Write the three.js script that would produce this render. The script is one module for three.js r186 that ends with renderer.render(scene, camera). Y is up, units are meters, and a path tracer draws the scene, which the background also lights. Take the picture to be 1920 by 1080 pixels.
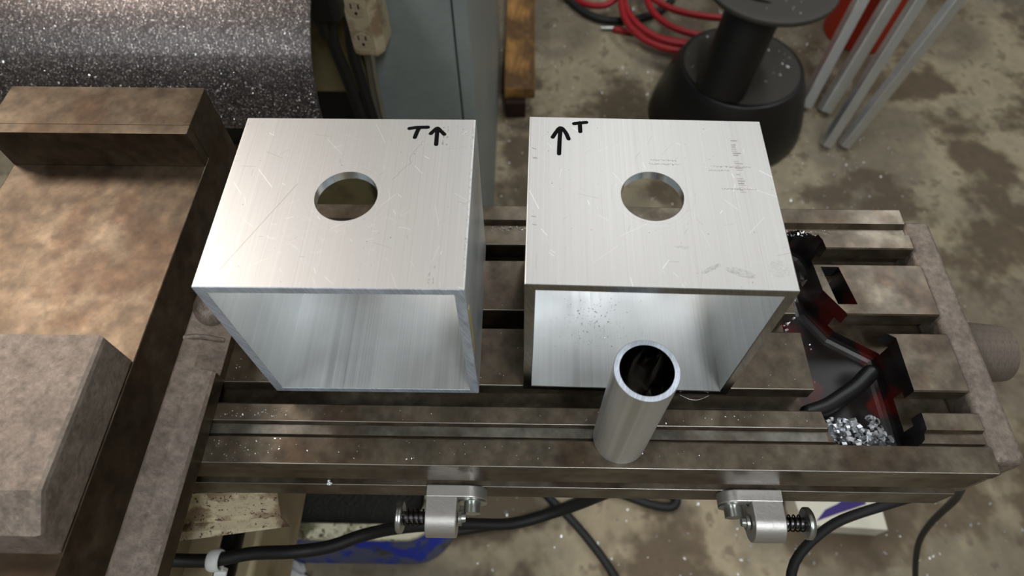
import * as THREE from 'three';
import { RoundedBoxGeometry } from 'three/addons/geometries/RoundedBoxGeometry.js';
import * as BGU from 'three/addons/utils/BufferGeometryUtils.js';
import { RectAreaLightUniformsLib } from 'three/addons/lights/RectAreaLightUniformsLib.js';
import { Brush, Evaluator, SUBTRACTION } from 'three-bvh-csg';

// ------------------------------------------------------------------ camera, exposure, light
RectAreaLightUniformsLib.init();
const scene = new THREE.Scene();
const YT = 0.95;                                   // height of the milling table's top above the floor
const camera = new THREE.PerspectiveCamera(48.05, 16 / 9, 0.05, 30);
camera.position.set(0, YT + 0.46, 0);
camera.rotation.set(-0.992228, 0.019278, -0.004446, 'YXZ');
camera.setViewOffset(1920, 1080, -9.5, 50.9, 1920, 1080);
camera.focus = 0.47;
camera.userData.fStop = 7;
const renderer = new THREE.WebGLRenderer({ antialias: true });
renderer.toneMapping = THREE.LinearToneMapping;
renderer.toneMappingExposure = 1.0;
renderer.shadowMap.enabled = true;
const LIGHT = { ceilingColor: 0xf3f7fb, lamp: 46, lampColor: 0xffeee2 };
scene.background = new THREE.Color(0x000000);

// ------------------------------------------------------------------ helpers
function mulberry(a) { return () => { a |= 0; a = a + 0x6D2B79F5 | 0; let t = Math.imul(a ^ a >>> 15, 1 | a); t = t + Math.imul(t ^ t >>> 7, 61 | t) ^ t; return ((t ^ t >>> 14) >>> 0) / 4294967296; }; }
const V = (x, y, z) => new THREE.Vector3(x, y, z);
const taken = new Map();
function numbered(name) { const n = taken.get(name) ?? 0; taken.set(name, n + 1); return n ? name + '_' + String(n).padStart(3, '0') : name; }
function shade(o) { o.castShadow = true; o.receiveShadow = true; return o; }
function tag(o, label, category, group, kind) { o.userData.label = label; if (category) o.userData.category = category; if (group) o.userData.group = group; if (kind) o.userData.kind = kind; return o; }
function thing(name, label, category, x = 0, y = 0, z = 0, turn = 0, group) {
  const g = new THREE.Group(); g.name = numbered(name); g.position.set(x, y, z); g.rotation.y = turn; scene.add(g); return tag(g, label, category, group);
}
function part(name, geo, mat, parent, label) {
  const m = shade(new THREE.Mesh(geo, mat)); m.name = name; parent.add(m); if (label) m.userData.label = label; return m;
}
function single(name, geo, mat, label, category, group) { const m = part(numbered(name), geo, mat, scene); return tag(m, label, category, group); }
function structure(name, geo, mat) { const m = part(name, geo, mat, scene); m.userData.kind = 'structure'; return m; }
function merge(list) { return BGU.mergeGeometries(list.map((g) => { const n = g.index ? g.toNonIndexed() : g; for (const k of Object.keys(n.attributes)) if (!['position', 'normal', 'uv'].includes(k)) n.deleteAttribute(k); n.clearGroups?.(); return n; })); }
// texture coordinates in metres, by the way each face points
function boxUV(geo) {
  const g = geo.index ? geo.toNonIndexed() : geo, p = g.attributes.position, uv = new Float32Array(p.count * 2), a = V(), b = V(), c = V(), n = V();
  for (let i = 0; i < p.count; i += 3) {
    a.fromBufferAttribute(p, i); b.fromBufferAttribute(p, i + 1); c.fromBufferAttribute(p, i + 2);
    n.subVectors(b, a).cross(c.clone().sub(a));
    const ax = Math.abs(n.x), ay = Math.abs(n.y), az = Math.abs(n.z);
    [a, b, c].forEach((q, k) => {
      const [u, v] = ay >= ax && ay >= az ? [q.x, q.z] : ax >= az ? [q.y, q.z] : [q.x, q.y];
      uv[(i + k) * 2] = u; uv[(i + k) * 2 + 1] = v;
    });
  }
  g.setAttribute('uv', new THREE.BufferAttribute(uv, 2)); return g;
}
// a profile in (z, y) drawn out along x from x0 to x1
function alongX(pts, x0, x1, bevel = 0) {
  const s = new THREE.Shape(pts.map(([z, y]) => new THREE.Vector2(-z, y)));
  const g = new THREE.ExtrudeGeometry(s, { depth: x1 - x0 - 2 * bevel, bevelEnabled: bevel > 0, bevelSize: bevel, bevelThickness: bevel, bevelOffset: -bevel, bevelSegments: 2, curveSegments: 12 });
  g.rotateY(Math.PI / 2); g.translate(x0 + bevel, 0, 0); return boxUV(g);
}
// a plan in (x, z) drawn out upward from y0 to y1
function upright(pts, y0, y1, bevel = 0, seg = 2) {
  const s = new THREE.Shape(pts.map(([x, z]) => new THREE.Vector2(x, -z)));
  const g = new THREE.ExtrudeGeometry(s, { depth: y1 - y0 - 2 * bevel, bevelEnabled: bevel > 0, bevelSize: bevel, bevelThickness: bevel, bevelOffset: -bevel, bevelSegments: seg, curveSegments: 16 });
  g.rotateX(-Math.PI / 2); g.translate(0, y0 + bevel, 0); return boxUV(g);
}
function box(x0, x1, y0, y1, z0, z1, r = 0.002) {
  const g = new RoundedBoxGeometry(x1 - x0, y1 - y0, z1 - z0, 2, Math.min(r, (x1 - x0) / 2.01, (y1 - y0) / 2.01, (z1 - z0) / 2.01));
  g.translate((x0 + x1) / 2, (y0 + y1) / 2, (z0 + z1) / 2); return boxUV(g);
}
function cyl(r0, r1, h, x, y, z, axis = 'y', seg = 32) {
  const g = new THREE.CylinderGeometry(r1, r0, h, seg, 1); if (axis === 'x') g.rotateZ(-Math.PI / 2); if (axis === 'z') g.rotateX(Math.PI / 2); g.translate(x, y, z); return g;
}
function lathe(pts, seg = 48) { return new THREE.LatheGeometry(pts.map(([r, y]) => new THREE.Vector2(r, y)), seg); }
function spline(pts) { return new THREE.CatmullRomCurve3(pts.map((p) => V(...p)), false, 'centripetal'); }
function cable(pts, r, seg = 120, rad = 12) {
  const c = spline(pts), t = new THREE.TubeGeometry(c, seg, r, rad, false);
  const caps = [0, 1].map((e) => { const s = new THREE.SphereGeometry(r, rad, 6); const p = c.getPoint(e); s.translate(p.x, p.y, p.z); return s; });
  return merge([t, ...caps]);
}
function ribbed(pts, r, amp, ribs) {
  const c = spline(pts), n = ribs * 4, g = new THREE.TubeGeometry(c, n, 1, 10, false), p = g.attributes.position, q = V();
  for (let i = 0; i <= n; i++) { const o = c.getPointAt(i / n), k = r - amp * (i % 4 === 0 ? 1 : i % 4 === 2 ? 0 : 0.35); for (let j = 0; j <= 10; j++) { q.fromBufferAttribute(p, i * 11 + j).sub(o).multiplyScalar(k).add(o); p.setXYZ(i * 11 + j, q.x, q.y, q.z); } }
  g.computeVertexNormals(); return g;
}

// ------------------------------------------------------------------ textures
function canvasTex(w, h, draw, { size = [1, 1], srgb = true, offset = [0, 0] } = {}) {
  const c = document.createElement('canvas'); c.width = w; c.height = h; const x = c.getContext('2d'); draw(x, w, h);
  const t = new THREE.CanvasTexture(c); if (srgb) t.colorSpace = THREE.SRGBColorSpace; t.wrapS = t.wrapT = THREE.RepeatWrapping; t.repeat.set(1 / size[0], 1 / size[1]); t.offset.set(...offset); return t;
}
function lattice(seed, n) { const r = mulberry(seed), a = new Float32Array(n * n); for (let i = 0; i < a.length; i++) a[i] = r(); return (x, y) => { const xi = Math.floor(x), yi = Math.floor(y), fx = x - xi, fy = y - yi, sx = fx * fx * (3 - 2 * fx), sy = fy * fy * (3 - 2 * fy), m = (v) => ((v % n) + n) % n; const p = a[m(yi) * n + m(xi)], q = a[m(yi) * n + m(xi + 1)], s = a[m(yi + 1) * n + m(xi)], t = a[m(yi + 1) * n + m(xi + 1)]; return (p + (q - p) * sx) * (1 - sy) + (s + (t - s) * sx) * sy; }; }
// tileable layered noise, values about 0..1; cells = coarsest cells across the tile
function fbm(seed, cells, octaves, gain = 0.5, stretch = 1) {
  const L = []; for (let o = 0; o < octaves; o++) L.push([lattice(seed + o * 17, cells << o), cells << o, gain ** o]);
  const tot = L.reduce((s, l) => s + l[2], 0);
  return (u, v) => { let s = 0; for (const [f, c, g] of L) s += g * f(u * c, v * c * stretch); return s / tot; };
}
function dataTex(n, fn, { size = 1, srgb = true } = {}) {
  const d = new Uint8Array(n * n * 4);
  for (let y = 0; y < n; y++) for (let x = 0; x < n; x++) { const c = fn(x / n, y / n), k = (y * n + x) * 4; for (let i = 0; i < 3; i++) d[k + i] = Math.max(0, Math.min(255, Array.isArray(c) ? c[i] : c)); d[k + 3] = 255; }
  const t = new THREE.DataTexture(d, n, n, THREE.RGBAFormat); if (srgb) t.colorSpace = THREE.SRGBColorSpace; t.wrapS = t.wrapT = THREE.RepeatWrapping; t.magFilter = THREE.LinearFilter; t.minFilter = THREE.LinearMipmapLinearFilter; t.generateMipmaps = true; t.repeat.set(1 / size, 1 / size); t.needsUpdate = true; return t;
}
const mix = (a, b, t) => a.map((v, i) => v + (b[i] - v) * Math.max(0, Math.min(1, t)));
const step = (a, b, v) => { const t = Math.max(0, Math.min(1, (v - a) / (b - a))); return t * t * (3 - 2 * t); };

// mill-finish extrusion: fine streaks that run along the length
const streakRnd = mulberry(5), streakCol = new Float32Array(512); { let s = 0; for (let i = 0; i < 512; i++) { s = s * 0.8 + (streakRnd() - 0.5); streakCol[i] = s * 0.6 + (streakRnd() - 0.5) * 0.8; } }
const aluNoise = fbm(31, 4, 5);
const streakTex = dataTex(512, (u, v) => { const g = 223 + streakCol[Math.floor(u * 512)] * 11 + (aluNoise(u, v) - 0.5) * 22; return [g - 3, g, g]; }, { size: 0.15 });
const streakRough = dataTex(512, (u, v) => { const g = 118 + streakCol[Math.floor(u * 512)] * 16 + (aluNoise(v, u) - 0.5) * 60; return [g, g, g]; }, { size: 0.15, srgb: false });
const sawRnd = fbm(91, 8, 4), sawRow = new Float32Array(512).map(() => streakRnd());
const sawTex = dataTex(512, (u, v) => { const g = 205 + (sawRow[Math.floor(((u + v * 0.35) % 1) * 512)] - 0.5) * 60 + (sawRnd(u, v) - 0.5) * 40; return [g - 4, g, g + 6]; }, { size: 0.06 });
const sawBump = dataTex(512, (u, v) => { const g = 128 + (sawRow[Math.floor(((u + v * 0.35) % 1) * 512)] - 0.5) * 180; return [g, g, g]; }, { size: 0.06, srgb: false });

function topFace(seed, extra) {
  return canvasTex(1024, 880, (c, w, h) => {
    const r = mulberry(seed);
    c.fillStyle = '#c9c7c4'; c.fillRect(0, 0, w, h);
    for (let i = 0; i < 700; i++) { const x = r() * w, l = r() < 0.5; c.fillStyle = `rgba(${l ? '250,248,244' : '150,146,144'},${0.02 + r() * 0.045})`; c.fillRect(x, r() < 0.6 ? 0 : r() * h, 0.6 + r() * 3, h * (0.3 + r())); }
    for (let i = 0; i < 46; i++) { c.strokeStyle = `rgba(255,254,250,${0.25 + r() * 0.55})`; c.lineWidth = 0.8 + r() * 1.8; const x = r() * w, y = r() * h, a = 0.9 + (r() - 0.5) * 1.1, l = 12 + r() * r() * 130; c.beginPath(); c.moveTo(x, y); c.lineTo(x + Math.cos(a) * l * (r() < 0.3 ? -1 : 1), y + Math.sin(a) * l); c.stroke(); }
    for (let i = 0; i < 30; i++) { c.strokeStyle = `rgba(96,92,88,${0.15 + r() * 0.3})`; c.lineWidth = 0.8 + r(); const x = r() * w, y = r() * h, a = r() * 6.3, l = 5 + r() * r() * 130; c.beginPath(); c.moveTo(x, y); c.lineTo(x + Math.cos(a) * l, y + Math.sin(a) * l); c.stroke(); }
    for (let i = 0; i < 46; i++) { c.fillStyle = `rgba(80,74,68,${0.25 + r() * 0.4})`; c.fillRect(r() * w, r() * h, 1 + r() * 4, 1 + r() * 4); }
    for (let i = 0; i < 30; i++) { c.strokeStyle = `rgba(${r() < 0.5 ? '246,244,240' : '160,156,152'},${0.12 + r() * 0.2})`; c.lineWidth = 1; c.beginPath(); const a = r() * 6.3; c.arc(w / 2, h / 2, 132 + r() * 50, a, a + 0.3 + r() * 1.2); c.stroke(); }
    extra(c, w, h, r);
  });
}
const topA = topFace(11, (c, w, h, r) => {
  for (let i = 0; i < 46; i++) { c.strokeStyle = `rgba(252,251,248,${0.06 + r() * 0.16})`; c.lineWidth = 1.5 + r() * 4; c.lineCap = 'round'; const x = 480 + (r() - 0.5) * 560, y = 600 + (r() - 0.5) * 260; c.beginPath(); c.moveTo(x, y); c.quadraticCurveTo(x + 20 * r(), y + 40 * (r() - 0.5), x + 10 + 40 * r(), y + 50 * (r() - 0.5)); c.stroke(); }
  c.strokeStyle = 'rgba(120,116,112,.4)'; c.lineWidth = 3; c.beginPath(); c.moveTo(90, 800); c.lineTo(300, 380); c.stroke();
  c.strokeStyle = 'rgba(110,106,100,.5)'; c.lineWidth = 1.4; c.beginPath(); c.moveTo(800, 130); c.bezierCurveTo(760, 220, 740, 220, 760, 260); c.bezierCurveTo(700, 320, 720, 330, 690, 350); c.stroke();
  for (const x of [884, 900, 880]) for (let i = 0; i < 10; i++) { c.fillStyle = 'rgba(70,66,62,.5)'; c.fillRect(x + r() * 4, (i > 6 ? 740 : 40) + r() * 110, 2, 4 + r() * 9); }
  c.fillStyle = 'rgba(120,118,92,.35)'; for (let i = 0; i < 70; i++) c.fillRect(1010 + r() * 12, r() * h, 4, 3 + r() * 10);
});
const topB = topFace(23, (c, w, h, r) => {
  const smudge = (x, y, a, b, t, n) => { c.save(); c.translate(x, y); c.rotate(t); for (let i = 0; i < n; i++) { c.fillStyle = `rgba(92,92,92,${0.03 + r() * 0.06})`; const q = r() * 6.3, d = Math.sqrt(r()); c.fillRect(Math.cos(q) * d * a, Math.sin(q) * d * b, 4 + r() * 9, 2 + r() * 3); } c.restore(); };
  smudge(810, 800, 55, 18, 0.3, 240); smudge(700, 790, 45, 9, -0.5, 130); smudge(960, 780, 40, 40, 0, 130); smudge(600, 690, 30, 8, 0.1, 50);
  const print = (x, y, n, s) => { for (let i = 0; i < n; i++) { c.fillStyle = `rgba(88,82,74,${0.2 + r() * 0.35})`; c.fillRect(x + i * s + r() * 2, y + r() * 4, s * 0.7, 2 + r() * 6); } };
  print(520, 240, 18, 6); print(510, 262, 20, 7); print(770, 268, 28, 6); print(760, 290, 14, 6); print(800, 390, 24, 6);
  for (let y = 120; y < 420; y += 12) if (r() < 0.7) { c.fillStyle = `rgba(88,80,70,${0.15 + r() * 0.35})`; c.fillRect(870 + r() * 6, y, 12 + r() * 22, 3 + r() * 4); }
  c.strokeStyle = 'rgba(70,64,60,.5)'; c.lineWidth = 3; for (const [x, y] of [[15, 190], [18, 245], [22, 250], [20, 560], [24, 600]]) { c.beginPath(); c.moveTo(x, y); c.lineTo(x + 18, y + 10 * (r() - 0.3)); c.stroke(); }
});

// weathered brown steel
const st1 = fbm(401, 3, 6, 0.6), st2 = fbm(402, 24, 4, 0.6), st3 = fbm(403, 6, 5, 0.55);
const steelTex = dataTex(1024, (u, v) => { const a = st1(u, v), b = st2(u, v), d = st3(v, u); let c = mix([108, 100, 88], [132, 126, 114], step(0.35, 0.65, a)); c = mix(c, [96, 80, 66], step(0.52, 0.72, d) * 0.6); return c.map((q) => q * (0.72 + 0.56 * b)); }, { size: 0.2 });
const steelRough = dataTex(512, (u, v) => { const g = 105 + (st1(v, u) - 0.5) * 90 + (st2(u, v) - 0.5) * 50; return [g, g, g]; }, { size: 0.3, srgb: false });
// rough sand casting
const ca = fbm(501, 32, 4, 0.7), cb = fbm(502, 6, 4);
const castTex = dataTex(512, (u, v) => { const g = 0.75 + 0.5 * ca(u, v); return mix([112, 100, 90], [138, 127, 116], cb(u, v)).map((q) => q * g); }, { size: 0.12 });
const castBump = dataTex(512, (u, v) => 255 * ca(u, v), { size: 0.12, srgb: false });
// stained concrete
const co1 = fbm(601, 4, 6, 0.62), co2 = fbm(602, 40, 3, 0.6), co3 = fbm(603, 9, 5, 0.6), co4 = fbm(604, 3, 4);
const floorTex = dataTex(1024, (u, v) => { let c = mix([130, 120, 101], [168, 156, 129], step(0.38, 0.62, co1(u, v))); c = mix(c, [88, 74, 56], step(0.46, 0.66, co3(u, v)) * 0.8); c = mix(c, [120, 116, 106], step(0.5, 0.7, co4(v, u)) * 0.6); const k = co2(u, v); c = mix(c, [84, 74, 60], step(0.62, 0.8, k) * 0.5); return c.map((q) => q * (0.9 + 0.2 * k)); }, { size: 1.3 });
const floorBump = dataTex(512, (u, v) => 255 * (0.5 * co1(u, v) + 0.5 * co2(u, v)), { size: 1.3, srgb: false });
// cream paint with grime
const gr1 = fbm(701, 5, 6, 0.62), gr2 = fbm(702, 30, 3, 0.7), gr3 = fbm(703, 3, 4);
const ruSpot = fbm(704, 52, 3, 0.75);
const grimeTex = dataTex(1024, (u, v) => { let c = [206, 194, 164]; const d = gr1(u, v), f = gr2(u, v), b = gr3(u, v); c = mix(c, [128, 106, 82], step(0.44, 0.57, d) * (0.5 + 0.4 * step(0.4, 0.6, b))); c = mix(c, [88, 66, 48], step(0.62, 0.72, d) * 0.9); c = mix(c, [54, 42, 32], step(0.66, 0.76, ruSpot(u, v)) * 0.8); return c.map((q) => q * (0.93 + 0.14 * f)); }, { size: 0.14 });
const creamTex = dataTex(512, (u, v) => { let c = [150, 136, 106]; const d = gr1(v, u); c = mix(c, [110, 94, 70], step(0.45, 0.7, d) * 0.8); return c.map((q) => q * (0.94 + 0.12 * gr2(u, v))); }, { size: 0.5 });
const stripTex = dataTex(512, (u, v) => mix([190, 178, 150], [120, 96, 72], step(0.48, 0.68, gr1(u, v)) * 0.7).map((q) => q * (0.95 + 0.1 * gr2(u, v))), { size: 0.25 });
const rimTex = dataTex(512, (u, v) => { let c = [220, 216, 188]; c = mix(c, [104, 104, 76], step(0.5, 0.68, gr1(u, v))); c = mix(c, [48, 40, 28], step(0.62, 0.74, gr2(u, v)) * 0.7); return c; }, { size: 0.3 });
const blueTex = dataTex(512, (u, v) => { let c = [26, 52, 178]; c = mix(c, [96, 98, 112], step(0.42, 0.56, gr1(u, v)) * 0.85); c = mix(c, [70, 62, 48], step(0.6, 0.7, gr1(v, u)) * 0.8); return c; }, { size: 0.28 });
// dusty rubber with swarf dust
const ru = fbm(801, 60, 3, 0.8), ru2 = fbm(802, 5, 5, 0.6);
const rubberTex = dataTex(1024, (u, v) => { const f = ru(u, v), b = ru2(u, v); let c = mix([44, 42, 42], [74, 70, 69], b); c = mix(c, [112, 107, 105], step(0.38, 0.75, f)); return mix(c, [222, 219, 214], step(0.7, 0.8, f) * 0.9); }, { size: 0.09 });
const rubberBump = dataTex(512, (u, v) => 255 * ru(u, v), { size: 0.09, srgb: false });
const wd = fbm(901, 4, 5), wd2 = fbm(902, 2, 4);
const woodTex = dataTex(512, (u, v) => { const g = Math.sin((u * 14 + wd(u, v * 0.25) * 5) * 6.28) * 0.5 + 0.5; let c = mix([178, 132, 72], [136, 94, 46], g * 0.6); c = mix(c, [70, 50, 30], step(0.5, 0.68, wd2(u, v)) * 0.7); return c.map((q) => q * (0.85 + 0.3 * wd(v, u))); }, { size: 0.25 });
const pa = fbm(951, 3, 5);
const cabinetTex = dataTex(512, (u, v) => mix([124, 134, 134], [146, 154, 152], pa(u, v)).map((q) => q * (0.95 + 0.1 * gr2(u, v))), { size: 0.6 });
const redTex = dataTex(512, (u, v) => { let c = mix([78, 14, 9], [20, 16, 16], step(0.36, 0.52, gr1(u, v))); return mix(c, [52, 50, 50], step(0.55, 0.75, gr3(v, u)) * 0.7); }, { size: 0.16 });

// ------------------------------------------------------------------ materials
const std = (o) => new THREE.MeshStandardMaterial(o);
const phy = (o) => new THREE.MeshPhysicalMaterial(o);
const M = {
  aluTopA: std({ map: topA, metalness: 0.9, roughness: 0.48 }),
  aluTopB: std({ map: topB, metalness: 0.9, roughness: 0.48 }),
  alu: std({ map: streakTex, roughnessMap: streakRough, roughness: 1.0, metalness: 0.92 }),
  saw: std({ map: sawTex, bumpMap: sawBump, bumpScale: 0.00006, color: 0xf2f8ff, roughness: 0.6, metalness: 0.5 }),
  sawSmooth: std({ map: sawTex, bumpMap: sawBump, bumpScale: 0.00003, color: 0xc9c4bc, roughness: 0.26, metalness: 1 }),
  residue: std({ color: 0xb3a268, roughness: 0.8 }),
  bore: std({ color: 0xd5dade, roughness: 0.24, metalness: 1 }),
  boreSmooth: std({ color: 0xb9bbbd, roughness: 0.08, metalness: 1 }),
  ink: phy({ color: 0x030304, roughness: 0.9, specularIntensity: 0.3 }),
  steel: std({ map: steelTex, color: 0xcac2b8, roughnessMap: steelRough, roughness: 0.9, metalness: 0.6 }),
  edgeHighlight: std({ color: 0xa8a49c, roughness: 0.35, metalness: 0.9 }),  // bright metal for rods that imitate edge highlights
  gutter: std({ map: steelTex, color: 0xeef4fa, roughness: 0.4, metalness: 0.8 }),
  recess: phy({ map: redTex, roughness: 0.35, metalness: 0.1, clearcoat: 0.4, clearcoatRoughness: 0.3 }),
  viseSteel: std({ map: steelTex, color: 0xb3a698, roughness: 0.42, metalness: 0.8 }),
  casting: std({ map: castTex, bumpMap: castBump, bumpScale: 0.0006, roughness: 0.6, metalness: 0.45 }),
  dieCast: std({ map: castTex, color: 0xffffff, bumpMap: castBump, bumpScale: 0.0001, roughness: 0.42, metalness: 0.8 }),
  dog: std({ color: 0xc2c0bc, bumpMap: castBump, bumpScale: 0.00012, roughness: 0.42, metalness: 0.85 }),
  zinc: std({ color: 0xb9bdb9, roughness: 0.3, metalness: 0.95 }),
  darkSteel: std({ color: 0x1c1a1a, roughness: 0.35, metalness: 0.8 }),
  shaft: std({ color: 0x8f8e92, roughness: 0.28, metalness: 1 }),
  grime: std({ map: grimeTex, roughness: 0.6 }),
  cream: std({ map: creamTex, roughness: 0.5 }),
  greenCream: std({ map: creamTex, color: 0xccd2c0, roughness: 0.55 }),
  rim: std({ map: rimTex, roughness: 0.6 }),
  blue: std({ map: blueTex, roughness: 0.45 }),
  oily: phy({ color: 0x15140f, roughness: 0.5, bumpMap: castBump, bumpScale: 0.003 }),
  floor: std({ map: floorTex, bumpMap: floorBump, bumpScale: 0.002, roughness: 0.72 }),
  wall: std({ color: 0xb9b6ac, roughness: 0.9 }),
  ceiling: std({ color: 0xd9d8d2, roughness: 0.9 }),
  rubber: std({ map: rubberTex, bumpMap: rubberBump, bumpScale: 0.00012, roughness: 0.4, metalness: 0.6 }),
  black: std({ color: 0x0b0b0c, roughness: 0.5 }),
  blackSatin: std({ color: 0x121212, roughness: 0.38 }),
  pedestal: std({ color: 0x44413c, roughness: 0.6 }),
  cord: std({ color: 0x0b0b0b, roughness: 0.6 }),
  cordGrey: std({ color: 0x171718, roughness: 0.6 }),
  conduit: std({ color: 0x8a877a, roughness: 0.4, metalness: 0.6 }),
  redHose: std({ color: 0xa81f28, roughness: 0.45 }),
  ivory: std({ map: stripTex, roughness: 0.5 }),
  wood: std({ map: woodTex, roughness: 0.7 }),
  woodDark: std({ map: woodTex, color: 0x6a4a38, roughness: 0.8 }),
  cabinet: std({ map: cabinetTex, roughness: 0.42 }),
  seam: std({ color: 0x232828, roughness: 0.8 }),
  chip: std({ color: 0xe9ebee, roughness: 0.4, metalness: 0.8 }),
  bar: std({ map: streakTex, roughness: 0.4, metalness: 0.9 }),
  orange: std({ color: 0xb8321a, roughness: 0.5 }),
  paper: std({ color: 0xd9d6c6, roughness: 0.7 }),
  purple: std({ color: 0x32236e, roughness: 0.6 }),
  white: std({ color: 0xd8dad8, roughness: 0.5 }),
  greyPlate: std({ color: 0x55534f, roughness: 0.5, metalness: 0.6 }),
  lampGlow: std({ color: 0xffffff, emissive: LIGHT.lampColor, emissiveIntensity: 6, roughness: 0.5 }),
  tubeGlow: std({ color: 0xffffff, emissive: LIGHT.ceilingColor, emissiveIntensity: 6, roughness: 0.5 }),
};

// ------------------------------------------------------------------ the room
structure('floor', box(-3.5, 3.5, -0.12, 0, -4, 3, 0.001), M.floor);
structure('ceiling', box(-3.6, 3.6, 3.0, 3.12, -4.1, 3.1, 0.001), M.ceiling);
structure('wall_left', box(-3.62, -3.5, 0, 3, -4, 3, 0.001), M.wall);
structure('wall_right', box(3.5, 3.62, 0, 3, -4, 3, 0.001), M.wall);
structure('wall_back', box(-3.62, 3.62, 0, 3, -4.12, -4, 0.001), M.wall);
structure('wall_front', box(-3.62, 3.62, 0, 3, 3, 3.12, 0.001), M.wall);
for (const [x, z, power, where] of [[-1.5, -1.6, 7, 'over the swarf cover'], [0.35, -1.8, 5, 'added over the red hose to brighten the tube top'], [1.8, -1.8, 14, 'over the leaning bars'], [-1.5, 0.9, 19, 'over the front of the mill'], [0.5, 0.9, 21, 'in front of the table end']]) {  // the middle back light is added to brighten the right tube's top
  const t = thing('ceiling_light', 'long white fluorescent ceiling light ' + where, 'lamp', x, 2.9, z, 0, 'workshop ceiling lights');
  part('housing', box(-0.16, 0.16, 0.02, 0.1, -0.62, 0.62, 0.01), M.white, t);
  part('diffuser', box(-0.14, 0.14, 0.0, 0.02, -0.6, 0.6, 0.004), M.tubeGlow, t);
  const l = new THREE.RectAreaLight(LIGHT.ceilingColor, power, 0.28, 1.2); l.position.set(0, -0.006, 0); l.rotation.x = -Math.PI / 2; l.castShadow = true; t.add(l);
}
{
  const t = thing('work_lamp', 'tall stand lamp with a square warm head beside the mill', 'lamp', -1.05, 0, -0.72);
  part('foot', lathe([[0, 0], [0.16, 0], [0.16, 0.02], [0.03, 0.04], [0, 0.04]]), M.black, t);
  part('pole', cyl(0.014, 0.014, 1.9, 0, 0.97, 0), M.black, t);
  const head = new THREE.Group(); head.name = 'lamp_head'; head.position.set(0, 1.93, 0); t.add(head);
  head.lookAt(V(-0.1, YT, -0.22));
  part('shell', box(-0.15, 0.15, -0.11, 0.11, -0.06, -0.006, 0.01), M.black, head);
  part('lens', box(-0.14, 0.14, -0.1, 0.1, -0.006, 0, 0.001), M.lampGlow, head);
  const l = new THREE.RectAreaLight(LIGHT.lampColor, LIGHT.lamp, 0.28, 0.2); l.position.z = 0.004; l.rotation.y = Math.PI; l.castShadow = true; head.add(l);
}

// ------------------------------------------------------------------ milling table with three T-slots and an end trough
{
  const slot = (c) => { const n = 0.008, w = 0.0135, k = 0.0011; return [[c - n - k, 0], [c - n, -k], [c - n, -0.015], [c - w, -0.015], [c - w, -0.029], [c + w, -0.029], [c + w, -0.015], [c + n, -0.015], [c + n, -k], [c + n + k, 0]]; };
  const profile = [[-0.3605, -0.087], [-0.3605, -0.0015], [-0.359, 0], [-0.3438, 0], [-0.3408, -0.005], [-0.333, -0.005], [-0.3315, 0],
    ...slot(-0.309), ...slot(-0.2445), ...slot(-0.1797),
    [-0.1582, 0], [-0.1567, -0.0035], [-0.1492, -0.0035], [-0.1488, -0.006], [-0.1468, -0.006], [-0.146, 0],
    [-0.1278, 0], [-0.127, -0.0008], [-0.127, -0.011], [-0.1285, -0.0125], [-0.1285, -0.0437], [-0.136, -0.0437], [-0.136, -0.0565], [-0.1275, -0.0565], [-0.127, -0.057], [-0.127, -0.0865], [-0.1275, -0.087],
    [-0.15, -0.087], [-0.16, -0.1], [-0.33, -0.1], [-0.335, -0.087]];
  const body = new Brush(alongX(profile, -0.75, 0.335), M.steel);
  const plan = [[0.2205, -0.1695], [0.2222, -0.16], [0.2257, -0.1497], [0.232, -0.1475], [0.287, -0.1475], [0.292, -0.152], [0.294, -0.16], [0.294, -0.232], [0.262, -0.252], [0.247, -0.275], [0.2448, -0.3008], [0.2592, -0.306], [0.2604, -0.315], [0.259, -0.326], [0.2556, -0.3335], [0.2495, -0.3378], [0.2425, -0.3398], [0.235, -0.3383], [0.2285, -0.334], [0.2225, -0.327], [0.2195, -0.318], [0.2195, -0.18]];
  const cut = new Brush(upright(plan, -0.042, 0.012, 0.008, 4), M.recess);
  const pocket = new Brush(upright([[0.2505, -0.298], [0.2655, -0.298], [0.272, -0.262], [0.256, -0.262]], -0.03, 0.01), M.recess);
  const ev = new Evaluator(); ev.useGroups = true;
  let r = ev.evaluate(body, cut, SUBTRACTION); r = ev.evaluate(r, pocket, SUBTRACTION);
  const t = thing('milling_table', 'brown steel milling machine table with three T-slots along it', 'machine table', 0, YT, 0);
  const g = r.geometry; g.clearGroups && 0;
  part('table_top', g, r.material, t);
  for (const [z, y, x1] of [[-0.1275, -0.0005, 0.334], [-0.3177, -0.0006, 0.2195], [-0.2532, -0.0006, 0.2193], [-0.1884, -0.0006, 0.2193], [-0.1583, -0.0002, 0.2218], [-0.1275, -0.0568, 0.334]]) part('edge_highlight', cyl(0.0005, 0.0005, x1 + 0.749, (x1 - 0.749) / 2, y, z, 'x', 8), M.edgeHighlight, t, 'bright rod painting the edge highlight');  // thin bright rods stand in for light caught on the chamfers
  part('gutter_floor', box(-0.75, 0.2218, -0.0036, -0.0032, -0.1565, -0.1494, 0.0001), M.gutter, t, 'greyer smoother gutter floor');  // thin strip, lighter and smoother than the table steel
  part('end_bracket', merge([box(0.335, 0.36, -0.085, -0.002, -0.35, -0.135, 0.006), cyl(0.028, 0.024, 0.05, 0.385, -0.05, -0.244, 'x')]), M.casting, t);
}

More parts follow.
